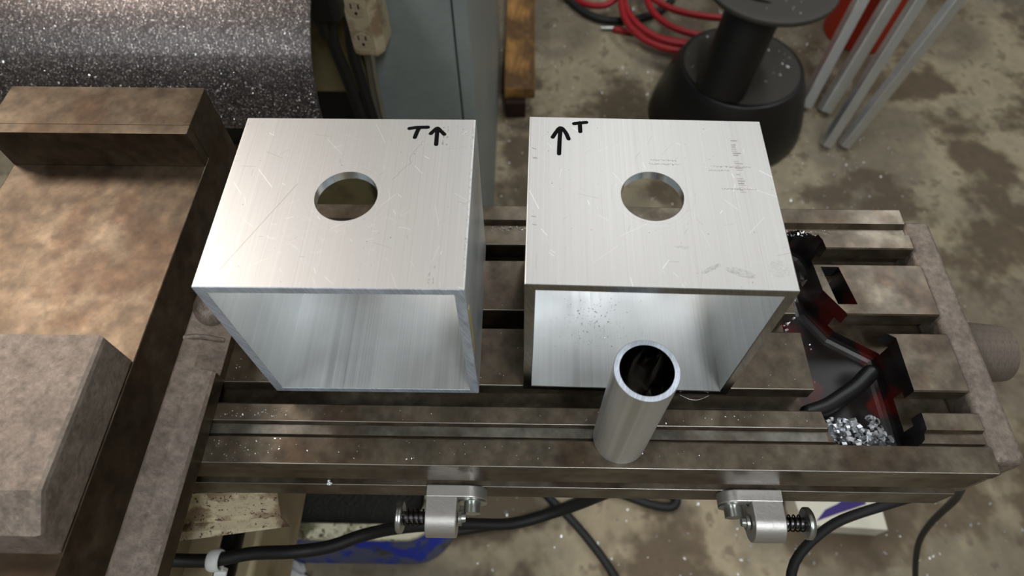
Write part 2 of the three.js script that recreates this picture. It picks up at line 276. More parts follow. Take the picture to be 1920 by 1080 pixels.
// ------------------------------------------------------------------ square tubes
function squareTube(label, x, z, turn, L, topMat, endMat, marks, name = 'square_tube') {
  const W = 0.1524, w = 0.0064, h = W / 2, r = 0.0012, s = new THREE.Shape(), i = new THREE.Path();
  s.moveTo(-h + r, 0).lineTo(h - r, 0).quadraticCurveTo(h, 0, h, r).lineTo(h, W - r).quadraticCurveTo(h, W, h - r, W).lineTo(-h + r, W).quadraticCurveTo(-h, W, -h, W - r).lineTo(-h, r).quadraticCurveTo(-h, 0, -h + r, 0);
  i.moveTo(-h + w, w).lineTo(-h + w, W - w).lineTo(h - w, W - w).lineTo(h - w, w).lineTo(-h + w, w); s.holes.push(i);
  const b = 0.0004, g0 = new THREE.ExtrudeGeometry(s, { depth: L - 2 * b, bevelEnabled: true, bevelSize: b, bevelThickness: b, bevelOffset: -b, bevelSegments: 1, curveSegments: 4 }); g0.translate(0, 0, -L / 2 + b); g0.clearGroups();
  const hole = new THREE.CylinderGeometry(0.0192, 0.0192, 0.05, 64); hole.translate(0, W, 0);
  const ev = new Evaluator(); ev.useGroups = false;
  const cut = ev.evaluate(new Brush(g0), new Brush(hole), SUBTRACTION).geometry;
  const g = boxUV(cut), p = g.attributes.position, uv = g.attributes.uv, nn = g.attributes.normal, bins = [[], [], [], []], a = V(), n = V(), q = V();
  for (let k = 0; k < p.count; k += 3) {
    a.fromBufferAttribute(p, k); n.subVectors(q.fromBufferAttribute(p, k + 1), a).cross(q.clone().fromBufferAttribute(p, k + 2).sub(a)).normalize();
    const rad = Math.hypot(a.x, a.z);
    bins[n.y > 0.9 && a.y > W - 0.001 ? 0 : Math.abs(n.z) > 0.6 && Math.abs(a.z) > L / 2 - 0.001 ? 2 : Math.abs(rad - 0.0192) < 0.0003 && Math.abs(n.y) < 0.5 && a.y > 0.1 ? 3 : 1].push(k, k + 1, k + 2);
  }
  const order = bins.flat(), out = new THREE.BufferGeometry(), P = [], N = [], U = [];
  order.forEach((k, j) => { P.push(p.getX(k), p.getY(k), p.getZ(k)); N.push(nn.getX(k), nn.getY(k), nn.getZ(k)); if (j < bins[0].length) U.push(p.getX(k) / W + 0.5, 0.5 - p.getZ(k) / L); else U.push(uv.getX(k), uv.getY(k)); });
  out.setAttribute('position', new THREE.Float32BufferAttribute(P, 3)); out.setAttribute('normal', new THREE.Float32BufferAttribute(N, 3)); out.setAttribute('uv', new THREE.Float32BufferAttribute(U, 2));
  let at = 0; bins.forEach((l, m) => { out.addGroup(at, l.length, m); at += l.length; });
  const t = thing(name, label, 'metal tube', x, YT, z, turn, 'square aluminium tube offcuts');
  part('tube_body', out, [topMat, M.alu, endMat, M.bore], t);
    const c = Math.cos(turn), sn = Math.sin(turn);
  for (const [nm, strokes, lab] of marks) {
    const list = [];
    for (const st of strokes) {
      const pts = st.map(([px, pz]) => { const dx = px - x, dz = pz - z; return V(c * dx - sn * dz, 0, sn * dx + c * dz); });
      const tube = new THREE.TubeGeometry(new THREE.CatmullRomCurve3(pts), 24, 0.0015, 10, false); list.push(tube);
      for (const e of [pts[0], pts[pts.length - 1]]) { const b2 = new THREE.SphereGeometry(0.0015, 10, 8); b2.translate(e.x, e.y, e.z); list.push(b2); }
    }
    const ink = merge(list); ink.scale(1, 0.05, 1); ink.translate(0, W + 0.00002, 0); ink.computeVertexNormals();
    part(nm, ink, M.ink, t, lab);
  }
  return t;
}
const tubeA = squareTube('square aluminium tube with the T left of its arrow, beside the vise', -0.1088, -0.2468, 0.0027, 0.1312, M.aluTopA, M.saw, [
  ['marker_letter', [[[-0.0761, -0.3037], [-0.072, -0.3046], [-0.0642, -0.305]], [[-0.0697, -0.3046], [-0.0708, -0.301], [-0.0718, -0.2958]]], 'black marker letter T'],
  ['marker_arrow', [[[-0.0578, -0.3042], [-0.0576, -0.297], [-0.0574, -0.2898]], [[-0.0617, -0.2993], [-0.06, -0.3018], [-0.0578, -0.3042], [-0.0555, -0.3018], [-0.0529, -0.2988]]], 'black marker arrow']]);
squareTube('square aluminium tube with the T right of its arrow, behind the round tube', 0.0777, -0.2493, -0.0169, 0.1305, M.aluTopB, M.sawSmooth, [
  ['marker_letter', [[[0.0321, -0.3095], [0.036, -0.3102], [0.0401, -0.3108]], [[0.0358, -0.3104], [0.0359, -0.3065], [0.0359, -0.3024]]], 'black marker letter T'],
  ['marker_arrow', [[[0.0231, -0.3056], [0.0222, -0.294], [0.0216, -0.2828]], [[0.0178, -0.2972], [0.02, -0.3015], [0.0231, -0.3058], [0.0262, -0.3015], [0.0281, -0.2958]]], 'black marker arrow']]);
{
  const r = mulberry(3), o = []; for (let i = 0; i <= 10; i++) o.push([0.064 + i * 0.0062, 0.0642 - 0.0012 * r()]); for (let i = 10; i >= 0; i--) o.push([0.064 + i * 0.0062, 0.0605 - 0.003 * Math.sin(i / 10 * 3.1) * (0.5 + r())]);
  const sh = new THREE.Shape(o.map(([y, z]) => new THREE.Vector2(-z, y))), g = new THREE.ExtrudeGeometry(sh, { depth: 0.0002, bevelEnabled: false }); g.rotateY(Math.PI / 2); g.translate(0.0763, 0, 0);
  part('tape_residue', boxUV(g), M.residue, tubeA, 'yellowish strip of old tape residue');
}
single('aluminium_shaving', cable([[0.118, YT + 0.0004, -0.182], [0.1205, YT + 0.0008, -0.1805], [0.1245, YT + 0.001, -0.1786], [0.1298, YT + 0.001, -0.1781], [0.135, YT + 0.0008, -0.1797], [0.1393, YT + 0.0004, -0.1819]], 0.00022, 40, 6), M.chip, 'hair-thin curved aluminium shaving beside the round tube', 'shaving');
{
  const ro = 0.0191, ri = 0.0157, h = 0.12, n = 72, rnd = mulberry(77), t = thing('round_tube', 'short round aluminium tube standing on end on the table', 'metal tube', 0.0704, YT, -0.1492);
  part('outer_wall', (() => { const g = lathe([[ri + 0.0002, 0], [ro - 0.0005, 0], [ro, 0.0005], [ro, h - 0.0005], [ro - 0.0004, h]], n); const u = g.attributes.uv; for (let i = 0; i < u.count; i++) u.setXY(i, u.getX(i) * 0.12, u.getY(i) * 0.12); return g; })(), M.alu, t);
  part('bore', (() => { const g = lathe([[ri, h], [ri, 0.0005]], n); return g; })(), M.boreSmooth, t);
  const pos = [], rn = (i) => (Math.sin(i * 2.399) * 0.5 + Math.sin(i * 5.13) * 0.5) * 0.00014;
  for (let i = 0; i < n; i++) { const a = i / n * 6.28319, b = (i + 1) / n * 6.28319, y0 = h + rn(i) * 0.6, y1 = h - rn(i); const q = [[ro - 0.0004, a, y0], [ro - 0.0004, b, y1], [ri, b, y1], [ri, a, y0]].map(([r, w, y]) => [r * Math.sin(w), y, r * Math.cos(w)]); for (const k of [0, 1, 2, 0, 2, 3]) pos.push(...q[k]); }
  const rg = new THREE.BufferGeometry(); rg.setAttribute('position', new THREE.Float32BufferAttribute(pos, 3)); rg.computeVertexNormals(); part('cut_end', boxUV(rg), M.saw, t, 'bright sawn end ring');
}

// ------------------------------------------------------------------ machine vise at the left
{
  const t = thing('machine_vise', 'heavy grey machine vise with polished jaw beside the square tube', 'vise', 0, YT, 0);
  const xr = -0.25, xl = -0.402;
  part('bed', alongX([[-0.384, 0.03], [-0.384, 0.077], [-0.01, 0.077], [-0.004, 0.071], [-0.004, 0.03]], xl, xr, 0.0008), M.viseSteel, t);
  part('fixed_jaw', alongX([[-0.384, 0.0765], [-0.384, 0.113], [-0.344, 0.113], [-0.344, 0.0765]], xl, xr, 0.0008), M.viseSteel, t);
  part('jaw_plate', alongX([[-0.3438, 0.0775], [-0.3438, 0.1128], [-0.335, 0.1128], [-0.335, 0.0775]], xl, xr, 0.0006), M.viseSteel, t, 'polished jaw plate');
  part('movable_jaw', alongX([[-0.17, 0.0772], [-0.17, 0.113], [-0.08, 0.113], [-0.06, 0.1], [-0.055, 0.0772]], xl, xr, 0.003), M.casting, t);
  const base = [[-0.384, 0.03], [-0.384, 0]];
  part('base', (() => {
    const flank = (z0, z1, e) => { const s = [[xl - 0.0234, 0.0], [-0.2266, 0.0], [-0.2266, e], [-0.2285, e + 0.002], [-0.24, 0.0235], [xr + 0.001, 0.031], [xl, 0.031], [xl - 0.0234, e]]; const sh = new THREE.Shape(s.map(([x, y]) => new THREE.Vector2(x, y))); const g = new THREE.ExtrudeGeometry(sh, { depth: z1 - z0, bevelEnabled: false }); g.translate(0, 0, z0); return boxUV(g); };
    return merge([flank(-0.384, -0.1885, 0.0085), flank(-0.1885, 0.02, 0.0155)]);
  })(), M.casting, t, 'rough cast flange');
  part('edge_face', box(-0.2272, -0.2262, 0.0002, 0.0085, -0.383, -0.189, 0.0004), M.viseSteel, t, 'machined brown edge');
  part('edge_face', box(-0.2272, -0.2262, 0.0002, 0.0155, -0.1885, 0.018, 0.0004), M.viseSteel, t, 'machined brown edge');
  part('lug', (() => { const g = new THREE.SphereGeometry(1, 28, 18); g.scale(0.0135, 0.014, 0.017); g.translate(-0.243, 0.021, -0.2395); return boxUV(g); })(), M.casting, t, 'rounded cast lug');
  part('lug', (() => { const g = new THREE.SphereGeometry(1, 28, 18); g.scale(0.013, 0.012, 0.02); g.translate(-0.2425, 0.02, -0.33); return boxUV(g); })(), M.casting, t, 'rounded cast lug');
  part('rib', (() => { const g = cable([[-0.254, 0.032, -0.208], [-0.243, 0.026, -0.2125], [-0.2305, 0.0125, -0.2165]], 0.0022, 20, 8); return boxUV(g); })(), M.casting, t);
}

// ------------------------------------------------------------------ table stops on the front edge
function tableStop(label, mirror, x) {
  const t = thing('table_stop', label, 'machine stop', x, YT - 0.064, -0.127, 0, 'spring plunger stops on the table edge'), k = mirror;
  // built with the plate's outer corner at x = 0, plate running to +x for k = 1
  const fl = (g) => { if (k < 0) { g.scale(-1, 1, 1); const n = g.index ? g.toNonIndexed() : g; const p = n.attributes.position, q = n.attributes.normal; for (let i = 0; i < p.count; i += 3) for (const at of [p, q]) { const a = [at.getX(i), at.getY(i), at.getZ(i)]; at.setXYZ(i, at.getX(i + 2), at.getY(i + 2), at.getZ(i + 2)); at.setXYZ(i + 2, ...a); } return boxUV(n); } return boxUV(g); };
  const plate = new THREE.Shape(); plate.moveTo(0, -0.014).lineTo(0, 0.014).lineTo(0.0315, 0.014).absarc(0.0315, 0, 0.014, Math.PI / 2, -Math.PI / 2, true).lineTo(0, -0.014);
  const pg = new THREE.ExtrudeGeometry(plate, { depth: 0.0076, bevelEnabled: true, bevelSize: 0.0008, bevelThickness: 0.0008, bevelOffset: -0.0008, bevelSegments: 2, curveSegments: 16 }); pg.translate(0, 0, 0.0008);
  const arm = new THREE.Shape(); arm.moveTo(-0.0091, 0.014).lineTo(-0.022, 0.014).absarc(-0.022, 0, 0.014, Math.PI / 2, Math.PI * 1.5, false).lineTo(-0.0091, -0.014).lineTo(-0.0091, 0.014);
  const ag = new THREE.ExtrudeGeometry(arm, { depth: 0.0218, bevelEnabled: true, bevelSize: 0.0008, bevelThickness: 0.0008, bevelOffset: -0.0008, bevelSegments: 2, curveSegments: 20 }); ag.rotateY(Math.PI / 2); ag.translate(0.0008, 0, 0);
  part('body', fl(merge([pg, ag])), M.dog, t);
  const bolt = part('bolt', fl((() => { const g = cyl(0.0072, 0.0072, 0.0075, 0.0345, 0, 0.0146, 'z', 6); return g; })()), M.zinc, t, 'zinc hex bolt head');
  part('washer', fl(cyl(0.0112, 0.0112, 0.0016, 0.0345, 0, 0.0100, 'z')), M.zinc, bolt);
  const zx = 0.0215;
  part('plunger_shaft', fl(cyl(0.0042, 0.0042, 0.044, -0.001, 0, zx, 'x')), M.shaft, t);
  part('plunger_head', fl((() => { const g = lathe([[0, 0], [0.0105, 0], [0.0118, 0.001], [0.0118, 0.004], [0.0105, 0.0052], [0, 0.0052]], 36); g.rotateZ(Math.PI / 2); g.translate(-0.018, 0, zx); return g; })()), M.zinc, t, 'round zinc plunger button');
  part('snap_end', fl(merge([cyl(0.0058, 0.0058, 0.0022, 0.0256, 0, zx, 'x'), cyl(0.0036, 0.003, 0.003, 0.0283, 0, zx, 'x')])), M.zinc, t);
  const coil = []; for (let i = 0; i <= 90; i++) { const a = i / 90 * 6.28319 * 4.5; coil.push([-0.0175 + i / 90 * 0.0172, Math.cos(a) * 0.0058, zx + Math.sin(a) * 0.0058]); }
  part('spring', fl(new THREE.TubeGeometry(spline(coil), 200, 0.00062, 6, false)), M.darkSteel, t, 'black coil spring');
}
tableStop('cast table stop whose plunger points toward the vise end', 1, -0.0722);
tableStop('cast table stop whose plunger points toward the table end trough', -1, 0.1985);
{
  const rnd = mulberry(9), list = []; for (let i = 0; i < 8; i++) { const g = new THREE.IcosahedronGeometry(0.0009 + rnd() * 0.0008, 0); g.translate((rnd() - 0.5) * 0.004, rnd() * 0.0015, (rnd() - 0.5) * 0.003); list.push(g); }
  const m = single('chip_clump', merge(list), M.chip, 'tiny clump of bright chips on the table edge ledge', 'chips'); m.position.set(-0.1495, YT - 0.0558, -0.1285);
}

// ------------------------------------------------------------------ machine below and behind the table
{
  const t = thing('chip_guard', 'bent cream sheet guard spotted with grime under the table edge', 'guard', 0, YT, 0);
  const quad = (a, b, c, d, th) => { const n = V().subVectors(V(...b), V(...a)).cross(V().subVectors(V(...d), V(...a))).normalize().multiplyScalar(th), P = [a, b, c, d].map((p) => V(...p)), Q = P.map((p) => p.clone().sub(n)), pos = []; const f = (i, j, k, l) => { for (const v of [i, j, k, i, k, l]) pos.push(v.x, v.y, v.z); }; f(...P); f(Q[3], Q[2], Q[1], Q[0]); for (let i = 0; i < 4; i++) { const j = (i + 1) % 4; f(P[j], P[i], Q[i], Q[j]); } const g = new THREE.BufferGeometry(); g.setAttribute('position', new THREE.Float32BufferAttribute(pos, 3)); g.computeVertexNormals(); return boxUV(g); };
  part('upper_panel', quad([-0.52, -0.09, -0.1215], [-0.52, -0.125, -0.088], [-0.207, -0.125, -0.1165], [-0.2035, -0.095, -0.1292], 0.0015), M.grime, t);
  part('lower_lip', quad([-0.52, -0.125, -0.088], [-0.52, -0.14, -0.066], [-0.1965, -0.123, -0.1082], [-0.207, -0.125, -0.1165], 0.0015), M.grime, t);
}
{
  const t = thing('mill_knee', 'cream painted mill knee and saddle beneath the table', 'machine casting', 0, YT, 0);
  part('saddle', box(-0.68, -0.3, -0.24, -0.1, -0.34, -0.15, 0.004), M.cream, t);
  part('knee_body', box(-0.7, -0.285, -0.43, -0.3, -0.56, 0.16, 0.006), M.cream, t);
  part('dovetail', box(-0.62, -0.36, -0.3, -0.24, -0.55, 0.12, 0.003), M.cream, t);
  part('shaft', cyl(0.011, 0.011, 0.7, -0.311, -0.288, -0.1, 'z'), M.darkSteel, t, 'black greasy shaft');
  part('screw_post', cyl(0.05, 0.05, 0.33, -0.49, -0.6, -0.25), M.darkSteel, t);
}
{
  const t = thing('machine_base', 'low machine base casting with worn blue side and cream rim', 'machine base', 0, 0, 0);  // the mill's own base casting, with a coolant trough inside its rim
  const rr = (x0, x1, z0, z1, r, seg = 8) => { const p = []; for (const [cx, cz, a0] of [[x1 - r, z1 - r, 0], [x1 - r, z0 + r, 1], [x0 + r, z0 + r, 2], [x0 + r, z1 - r, 3]]) for (let i = 0; i <= seg; i++) { const a = Math.PI / 2 * (1 - (a0 + i / seg)); p.push([cx + Math.cos(a) * r, cz + Math.sin(a) * r]); } return p; };
  const ring = (o, i, y0, y1, b) => { const s = new THREE.Shape(o.map(([x, z]) => new THREE.Vector2(x, -z))); s.holes.push(new THREE.Path(i.map(([x, z]) => new THREE.Vector2(x, -z)))); const g = new THREE.ExtrudeGeometry(s, { depth: y1 - y0, bevelEnabled: b > 0, bevelSize: b, bevelThickness: b, bevelOffset: -b, bevelSegments: 2 }); g.rotateX(-Math.PI / 2); g.translate(0, y0, 0); return boxUV(g); };
  const o = rr(-0.85, -0.152, -0.78, -0.219, 0.07), low = rr(-0.875, -0.127, -0.79, -0.194, 0.09), i = rr(-0.815, -0.186, -0.75, -0.247, 0.045);
  const skirt = (a, ya, b, yb) => { const pos = []; a.forEach((p, k) => { const l = (k + 1) % a.length, q = [[p[0], ya, p[1]], [a[l][0], ya, a[l][1]], [b[l][0], yb, b[l][1]], [b[k][0], yb, b[k][1]]]; for (const m of [0, 2, 1, 0, 3, 2]) pos.push(...q[m]); }); const g = new THREE.BufferGeometry(); g.setAttribute('position', new THREE.Float32BufferAttribute(pos, 3)); g.computeVertexNormals(); return g; };
  const flip = (g) => { const p = g.attributes.position; for (let k = 0; k < p.count; k += 3) { const a = [p.getX(k), p.getY(k), p.getZ(k)]; p.setXYZ(k, p.getX(k + 2), p.getY(k + 2), p.getZ(k + 2)); p.setXYZ(k + 2, ...a); } g.computeVertexNormals(); return g; };
  part('side_wall', boxUV(merge([flip(skirt(o, 0.104, low, 0.012)), flip(skirt(low, 0.012, low, 0)), skirt(i, 0.104, i, 0)])), M.blue, t, 'worn blue painted side');
  part('rim', ring(o, i, 0.104, 0.118, 0.003), M.rim, t, 'chipped cream rim');
  part('trough_floor', upright(i, 0.001, 0.06), M.oily, t, 'black oily trough');
}
{
  const t = thing('mill_column', 'cream green machine column standing behind the swarf cover', 'machine casting', 0, 0, 0);
  part('upper_body', box(-0.75, -0.252, YT - 0.273, YT + 0.75, -1.02, -0.8, 0.008), M.greenCream, t);
  part('lower_body', box(-0.74, -0.262, YT - 0.43, YT - 0.2735, -1.0, -0.83, 0.004), M.black, t, 'black lower section');
  part('plinth', box(-0.75, -0.3, 0, YT - 0.4305, -1.01, -0.81, 0.006), M.greenCream, t);
}
{
  const pts = []; const prof = [[-0.575, -0.125], [-0.578, -0.1], [-0.588, -0.07], [-0.606, -0.04], [-0.632, -0.016], [-0.664, 0.004], [-0.71, 0.03], [-0.755, 0.06], [-0.796, 0.09]];
  const c = spline(prof.map(([z, y]) => [0, y, z])), top = c.getPoints(60), low = top.map((p, k) => { const a = top[Math.max(0, k - 1)], b = top[Math.min(60, k + 1)], d = b.clone().sub(a).normalize(); return V(0, p.y - 0.004 * -d.z, p.z - 0.004 * d.y * 1); });
  const loop = [...top.map((p) => [p.z, p.y]), ...low.reverse().map((p) => [p.z, p.y])];
  const g = alongX(loop, -0.74, -0.2505); const m = single('swarf_cover', BGU.toCreasedNormals(g, 0.6), M.rubber, 'curved black rubber way cover dusted with silver swarf', 'rubber cover'); m.position.y = YT;
  // swarf lying on it
  const rnd = mulberry(41), flake = new THREE.BoxGeometry(1, 0.35, 0.7), n = 6000, im = new THREE.InstancedMesh(flake, M.chip, n), o = new THREE.Object3D();
  for (let k = 0; k < n; k++) { const u = 0.03 + 0.95 * rnd(), p = c.getPoint(u), s = (rnd() < 0.02 ? 0.0024 : 0.00045 + 0.0009 * rnd() * rnd()); o.position.set(-0.252 - rnd() * 0.48, YT + p.y + s * 0.2, p.z + s * 0.2); o.rotation.set(rnd() * 6, rnd() * 6, rnd() * 6); o.scale.setScalar(s); o.updateMatrix(); im.setMatrixAt(k, o.matrix); }
  im.name = 'swarf'; shade(im); scene.add(im); tag(im, 'fine silver swarf scattered over the rubber cover', 'swarf', null, 'stuff');
}
{
  const t = thing('steel_cabinet', 'blue grey sheet steel cabinet behind the table', 'cabinet', 0, 0, 0);
  part('front_panel', box(-0.25, -0.1075, 0.02, YT + 0.7, -0.83, -0.8, 0.003), M.cabinet, t);
  part('edge_panel', box(-0.1055, -0.0827, 0.02, YT + 0.7, -0.83, -0.8, 0.003), M.cabinet, t);
  part('gap_seal', box(-0.108, -0.105, 0.03, YT + 0.69, -0.826, -0.803, 0.001), M.seam, t, 'dark door gap');
  part('carcass', box(-0.25, -0.0835, 0.02, YT + 0.7, -1.7, -0.831, 0.003), M.cabinet, t);
  part('plinth', box(-0.24, -0.095, 0, 0.0205, -1.69, -0.81, 0.001), M.seam, t);
}
{
  // power strip hanging on the cabinet front
  const t = thing('power_strip', 'dirty ivory power strip hanging on the steel cabinet', 'power strip', -0.226, YT - 0.158, -0.765, -0.12);
  const s = new THREE.Shape([[-0.026, -0.03], [-0.026, 0.005], [-0.016, 0.018], [0.016, 0.018], [0.026, 0.005], [0.026, -0.03]].map(([x, y]) => new THREE.Vector2(x, y)));
  const g = new THREE.ExtrudeGeometry(s, { depth: 0.34, bevelEnabled: true, bevelSize: 0.009, bevelThickness: 0.014, bevelOffset: -0.009, bevelSegments: 3 }); g.rotateX(-Math.PI / 2); g.scale(1, 1, -1); const gg = g.index ? g.toNonIndexed() : g; { const p = gg.attributes.position; for (let i = 0; i < p.count; i += 3) { const a = [p.getX(i), p.getY(i), p.getZ(i)]; p.setXYZ(i, p.getX(i + 2), p.getY(i + 2), p.getZ(i + 2)); p.setXYZ(i + 2, ...a); } gg.computeVertexNormals(); }
  gg.translate(0, 0.014, 0);
  part('case', boxUV(gg), M.ivory, t);
  for (let k = 0; k < 6; k++) { const y = 0.032 + k * 0.05; const f = part('outlet', cyl(0.0125, 0.0125, 0.0016, 0, y, 0.0184, 'z', 24), M.ivory, t); part('slot', box(-0.006, -0.004, y + 0.001, y + 0.008, 0.0188, 0.0198, 0.0003), M.black, f); part('slot', box(0.004, 0.006, y + 0.001, y + 0.008, 0.0188, 0.0198, 0.0003), M.black, f); part('slot', cyl(0.0022, 0.0022, 0.001, 0, y - 0.006, 0.0193, 'z', 12), M.black, f); }
}
single('electric_cable', cable([[-0.258, YT - 0.075, -0.735], [-0.266, YT - 0.11, -0.735], [-0.262, YT - 0.17, -0.735], [-0.258, YT - 0.23, -0.735], [-0.256, YT - 0.31, -0.738], [-0.262, YT - 0.45, -0.75], [-0.27, YT - 0.7, -0.76]], 0.0085), M.cord, 'thick black cable hanging from the plug beside the power strip', 'cable');
single('electric_cable', cable([[-0.243, YT - 0.1, -0.757], [-0.25, YT - 0.16, -0.757], [-0.248, YT - 0.22, -0.757], [-0.242, YT - 0.34, -0.757], [-0.24, YT - 0.5, -0.765]], 0.008), M.cordGrey, 'dark grey cable hanging behind the thick black one', 'cable');
single('flexible_conduit', ribbed([[-0.232, YT - 0.05, -0.776], [-0.233, YT - 0.1, -0.776], [-0.238, YT - 0.2, -0.776], [-0.243, YT - 0.3, -0.776], [-0.244, YT - 0.5, -0.78]], 0.0045, 0.0012, 110), M.conduit, 'thin ribbed conduit hanging nearest the black cables', 'conduit');
single('flexible_conduit', ribbed([[-0.222, YT - 0.1, -0.752], [-0.222, YT - 0.15, -0.752], [-0.225, YT - 0.2, -0.752], [-0.227, YT - 0.3, -0.752], [-0.226, YT - 0.5, -0.76]], 0.0045, 0.0012, 90), M.conduit, 'thin ribbed conduit running down past the power strip end', 'conduit');
{
  const t = thing('power_plug', 'bulky black plug pushed into the power strip', 'plug', -0.262, YT - 0.068, -0.735);
  part('plug_body', box(-0.024, 0.022, -0.012, 0.07, -0.02, 0.022, 0.012), M.black, t);
  part('cord_relief', cyl(0.007, 0.011, 0.03, -0.01, -0.024, 0.004), M.black, t);
}

// ------------------------------------------------------------------ things on the floor behind
{
  const t = thing('timber_beam', 'rough orange brown timber beam raised on a dark block', 'timber', 0, 0, 0);
  part('beam', box(-0.064, 0.0266, 0.06, 0.1, -2.3, -1.46, 0.004), M.wood, t);
  part('support_block', box(-0.06, 0.0, 0, 0.0605, -1.62, -1.44, 0.003), M.woodDark, t, 'dark wood block');
}
{
  const t = thing('pedestal_stand', 'black round pedestal stand with a disc top and flared foot', 'stand', 0.6, 0, -1.45);
  part('foot', lathe([[0, 0], [0.222, 0], [0.226, 0.012], [0.22, 0.05], [0.19, 0.16], [0.172, 0.196], [0.166, 0.2], [0.155, 0.199], [0, 0.199]], 64), M.blackSatin, t);
  part('foot_top', lathe([[0, 0.1995], [0.157, 0.1995], [0.1585, 0.2012], [0, 0.2018]], 64), M.pedestal, t, 'lighter flat top of the foot');  // flat top in a lighter tone than the foot
  part('column', (() => { const g = cyl(0.066, 0.07, 0.262, 0, 0, 0); const q = new THREE.Quaternion().setFromUnitVectors(V(0, 1, 0), V(0.05, 0.24, -0.075).normalize()); g.applyQuaternion(q); g.translate(-0.05, 0.318, 0.062); return g; })(), M.black, t);  // leaned and widened to stand also for its shadow across the foot
  part('disc_top', lathe([[0, 0.44], [0.15, 0.44], [0.163, 0.446], [0.165, 0.456], [0.161, 0.461], [0.14, 0.4595], [0, 0.4595]], 64), M.pedestal, t);
}
{
  const R = 0.011, y0 = 0.046, rnd = mulberry(61), pts = [];
  for (let i = 0; i <= 84; i++) { const a = i / 84 * 6.28319 * 4.1 + 2.6, k = i / 84, r = 0.235 + 0.035 * Math.sin(i * 0.37) - 0.03 * k; pts.push([0.56 + 0.03 * Math.sin(k * 9) + Math.cos(a) * r * 0.98, y0 + k * 0.05 + 0.006 * Math.sin(i * 0.9), -1.965 - 0.03 * Math.cos(k * 7) + Math.sin(a) * r * 1.06]); }
  const t = thing('air_hose', 'red air hose coiled on the floor behind the pedestal', 'hose', 0, 0, 0);
  part('hose', cable([[0.3, R, -1.851], [0.335, R, -1.842], [0.40, R, -1.83], [0.47, R, -1.80], [0.56, R, -1.78], [0.7, R, -1.74], [0.82, R, -1.85], ...pts.slice(6), [0.34, 0.06, -2.0], [0.27, 0.042, -1.94], [0.205, 0.03, -1.96], [0.16, R, -2.035], [0.12, R, -2.3]], R, 700, 10), M.redHose, t);
  part('fitting', merge([cyl(0.008, 0.008, 0.03, 0.284, R, -1.858, 'x', 6), cyl(0.005, 0.005, 0.02, 0.262, R, -1.858, 'x', 16)]), M.zinc, t, 'bright metal hose fitting');
}
single('rubber_hose', cable([[0.1, 0.014, -2.2], [0.136, 0.014, -2.03], [0.2246, 0.014, -1.915], [0.2967, 0.014, -1.893], [0.389, 0.014, -1.908], [0.467, 0.014, -1.957], [0.517, 0.014, -2.04], [0.5, 0.014, -2.25]], 0.013, 160), M.cordGrey, 'black rubber hose lying in a curve under the red hose', 'hose');
{
  const bar = (x0, z0, x1, y1, z1, w, label) => { const len = Math.hypot(x1 - x0, y1, z1 - z0); const g = box(-w / 2, w / 2, 0, len, -w / 2, w / 2, 0.002); const m = single('aluminium_bar', g, M.bar, label, 'metal bar', 'aluminium bars leaning by the pedestal'); m.position.set(x0, w * 0.35, z0); m.quaternion.setFromUnitVectors(V(0, 1, 0), V(x1 - x0, y1, z1 - z0).normalize()); return m; };
  bar(0.852, -1.49, 1.25, 1.2, -2.1, 0.032, 'square aluminium bar leaning closest to the black pedestal');
  bar(0.907, -1.47, 1.36, 1.2, -2.05, 0.035, 'square aluminium bar leaning between two others');
  bar(0.878, -1.33, 1.28, 1.2, -1.82, 0.028, 'aluminium bar whose foot stands furthest from the wall');
  bar(0.93, -1.33, 1.40, 1.2, -1.72, 0.028, 'aluminium bar leaning beside the orange can');
}
{
  const t = thing('metal_can', 'orange red metal can standing behind the leaning bars', 'can', 1.12, 0, -1.86);
  part('can_body', lathe([[0, 0], [0.11, 0], [0.115, 0.006], [0.115, 0.3], [0.11, 0.306], [0, 0.306]], 40), M.orange, t);
  part('lid', lathe([[0, 0.306], [0.1, 0.306], [0.1, 0.314], [0, 0.314]], 40), M.darkSteel, t);
}

// ------------------------------------------------------------------ cords below the table
single('power_cable', cable([[-0.62, YT - 0.2, -0.07], [-0.36, YT - 0.205, -0.0915], [-0.29, YT - 0.205, -0.0925], [-0.2552, YT - 0.203, -0.0985], [-0.2095, YT - 0.2, -0.1006], [-0.183, YT - 0.21, -0.107], [-0.1545, YT - 0.22, -0.1195], [-0.126, YT - 0.24, -0.13], [-0.065, YT - 0.27, -0.141], [-0.0095, YT - 0.29, -0.146], [0.0375, YT - 0.3, -0.1605], [0.083, YT - 0.33, -0.182], [0.16, YT - 0.45, -0.24], [0.3, 0.2, -0.42], [0.4, 0.03, -0.55], [0.55, 0.0065, -0.7]], 0.0062, 200), M.cord, 'long black cable slung below the table through a white clip', 'cable');
{
  const t = thing('cable_clip', 'white plastic clip holding the black cable', 'clip', -0.288, YT - 0.205, -0.0925);
  part('band', (() => { const g = new THREE.TorusGeometry(0.0085, 0.002, 10, 28); g.scale(1, 1, 3); g.rotateY(Math.PI / 2); return g; })(), M.white, t);
  part('tab', box(-0.006, 0.006, -0.02, -0.017, 0.006, 0.026, 0.001), M.white, t);
  part('arm', box(-0.006, 0.006, -0.02, -0.006, 0.004, 0.008, 0.001), M.white, t);
  part('screw', cyl(0.0045, 0.0045, 0.004, 0, -0.0155, 0.018), M.darkSteel, t, 'dark screw head');
}
single('floor_cord', cable([[0.0, 0.009, -0.5], [0.03, 0.009, -0.37], [0.0482, 0.009, -0.3356], [0.0922, 0.009, -0.2935], [0.1344, 0.009, -0.2477], [0.1841, 0.009, -0.1797], [0.23, 0.009, -0.08], [0.27, 0.009, 0.1]], 0.0088, 120), M.cordGrey, 'dark cord running straight across the concrete toward the front', 'cord');
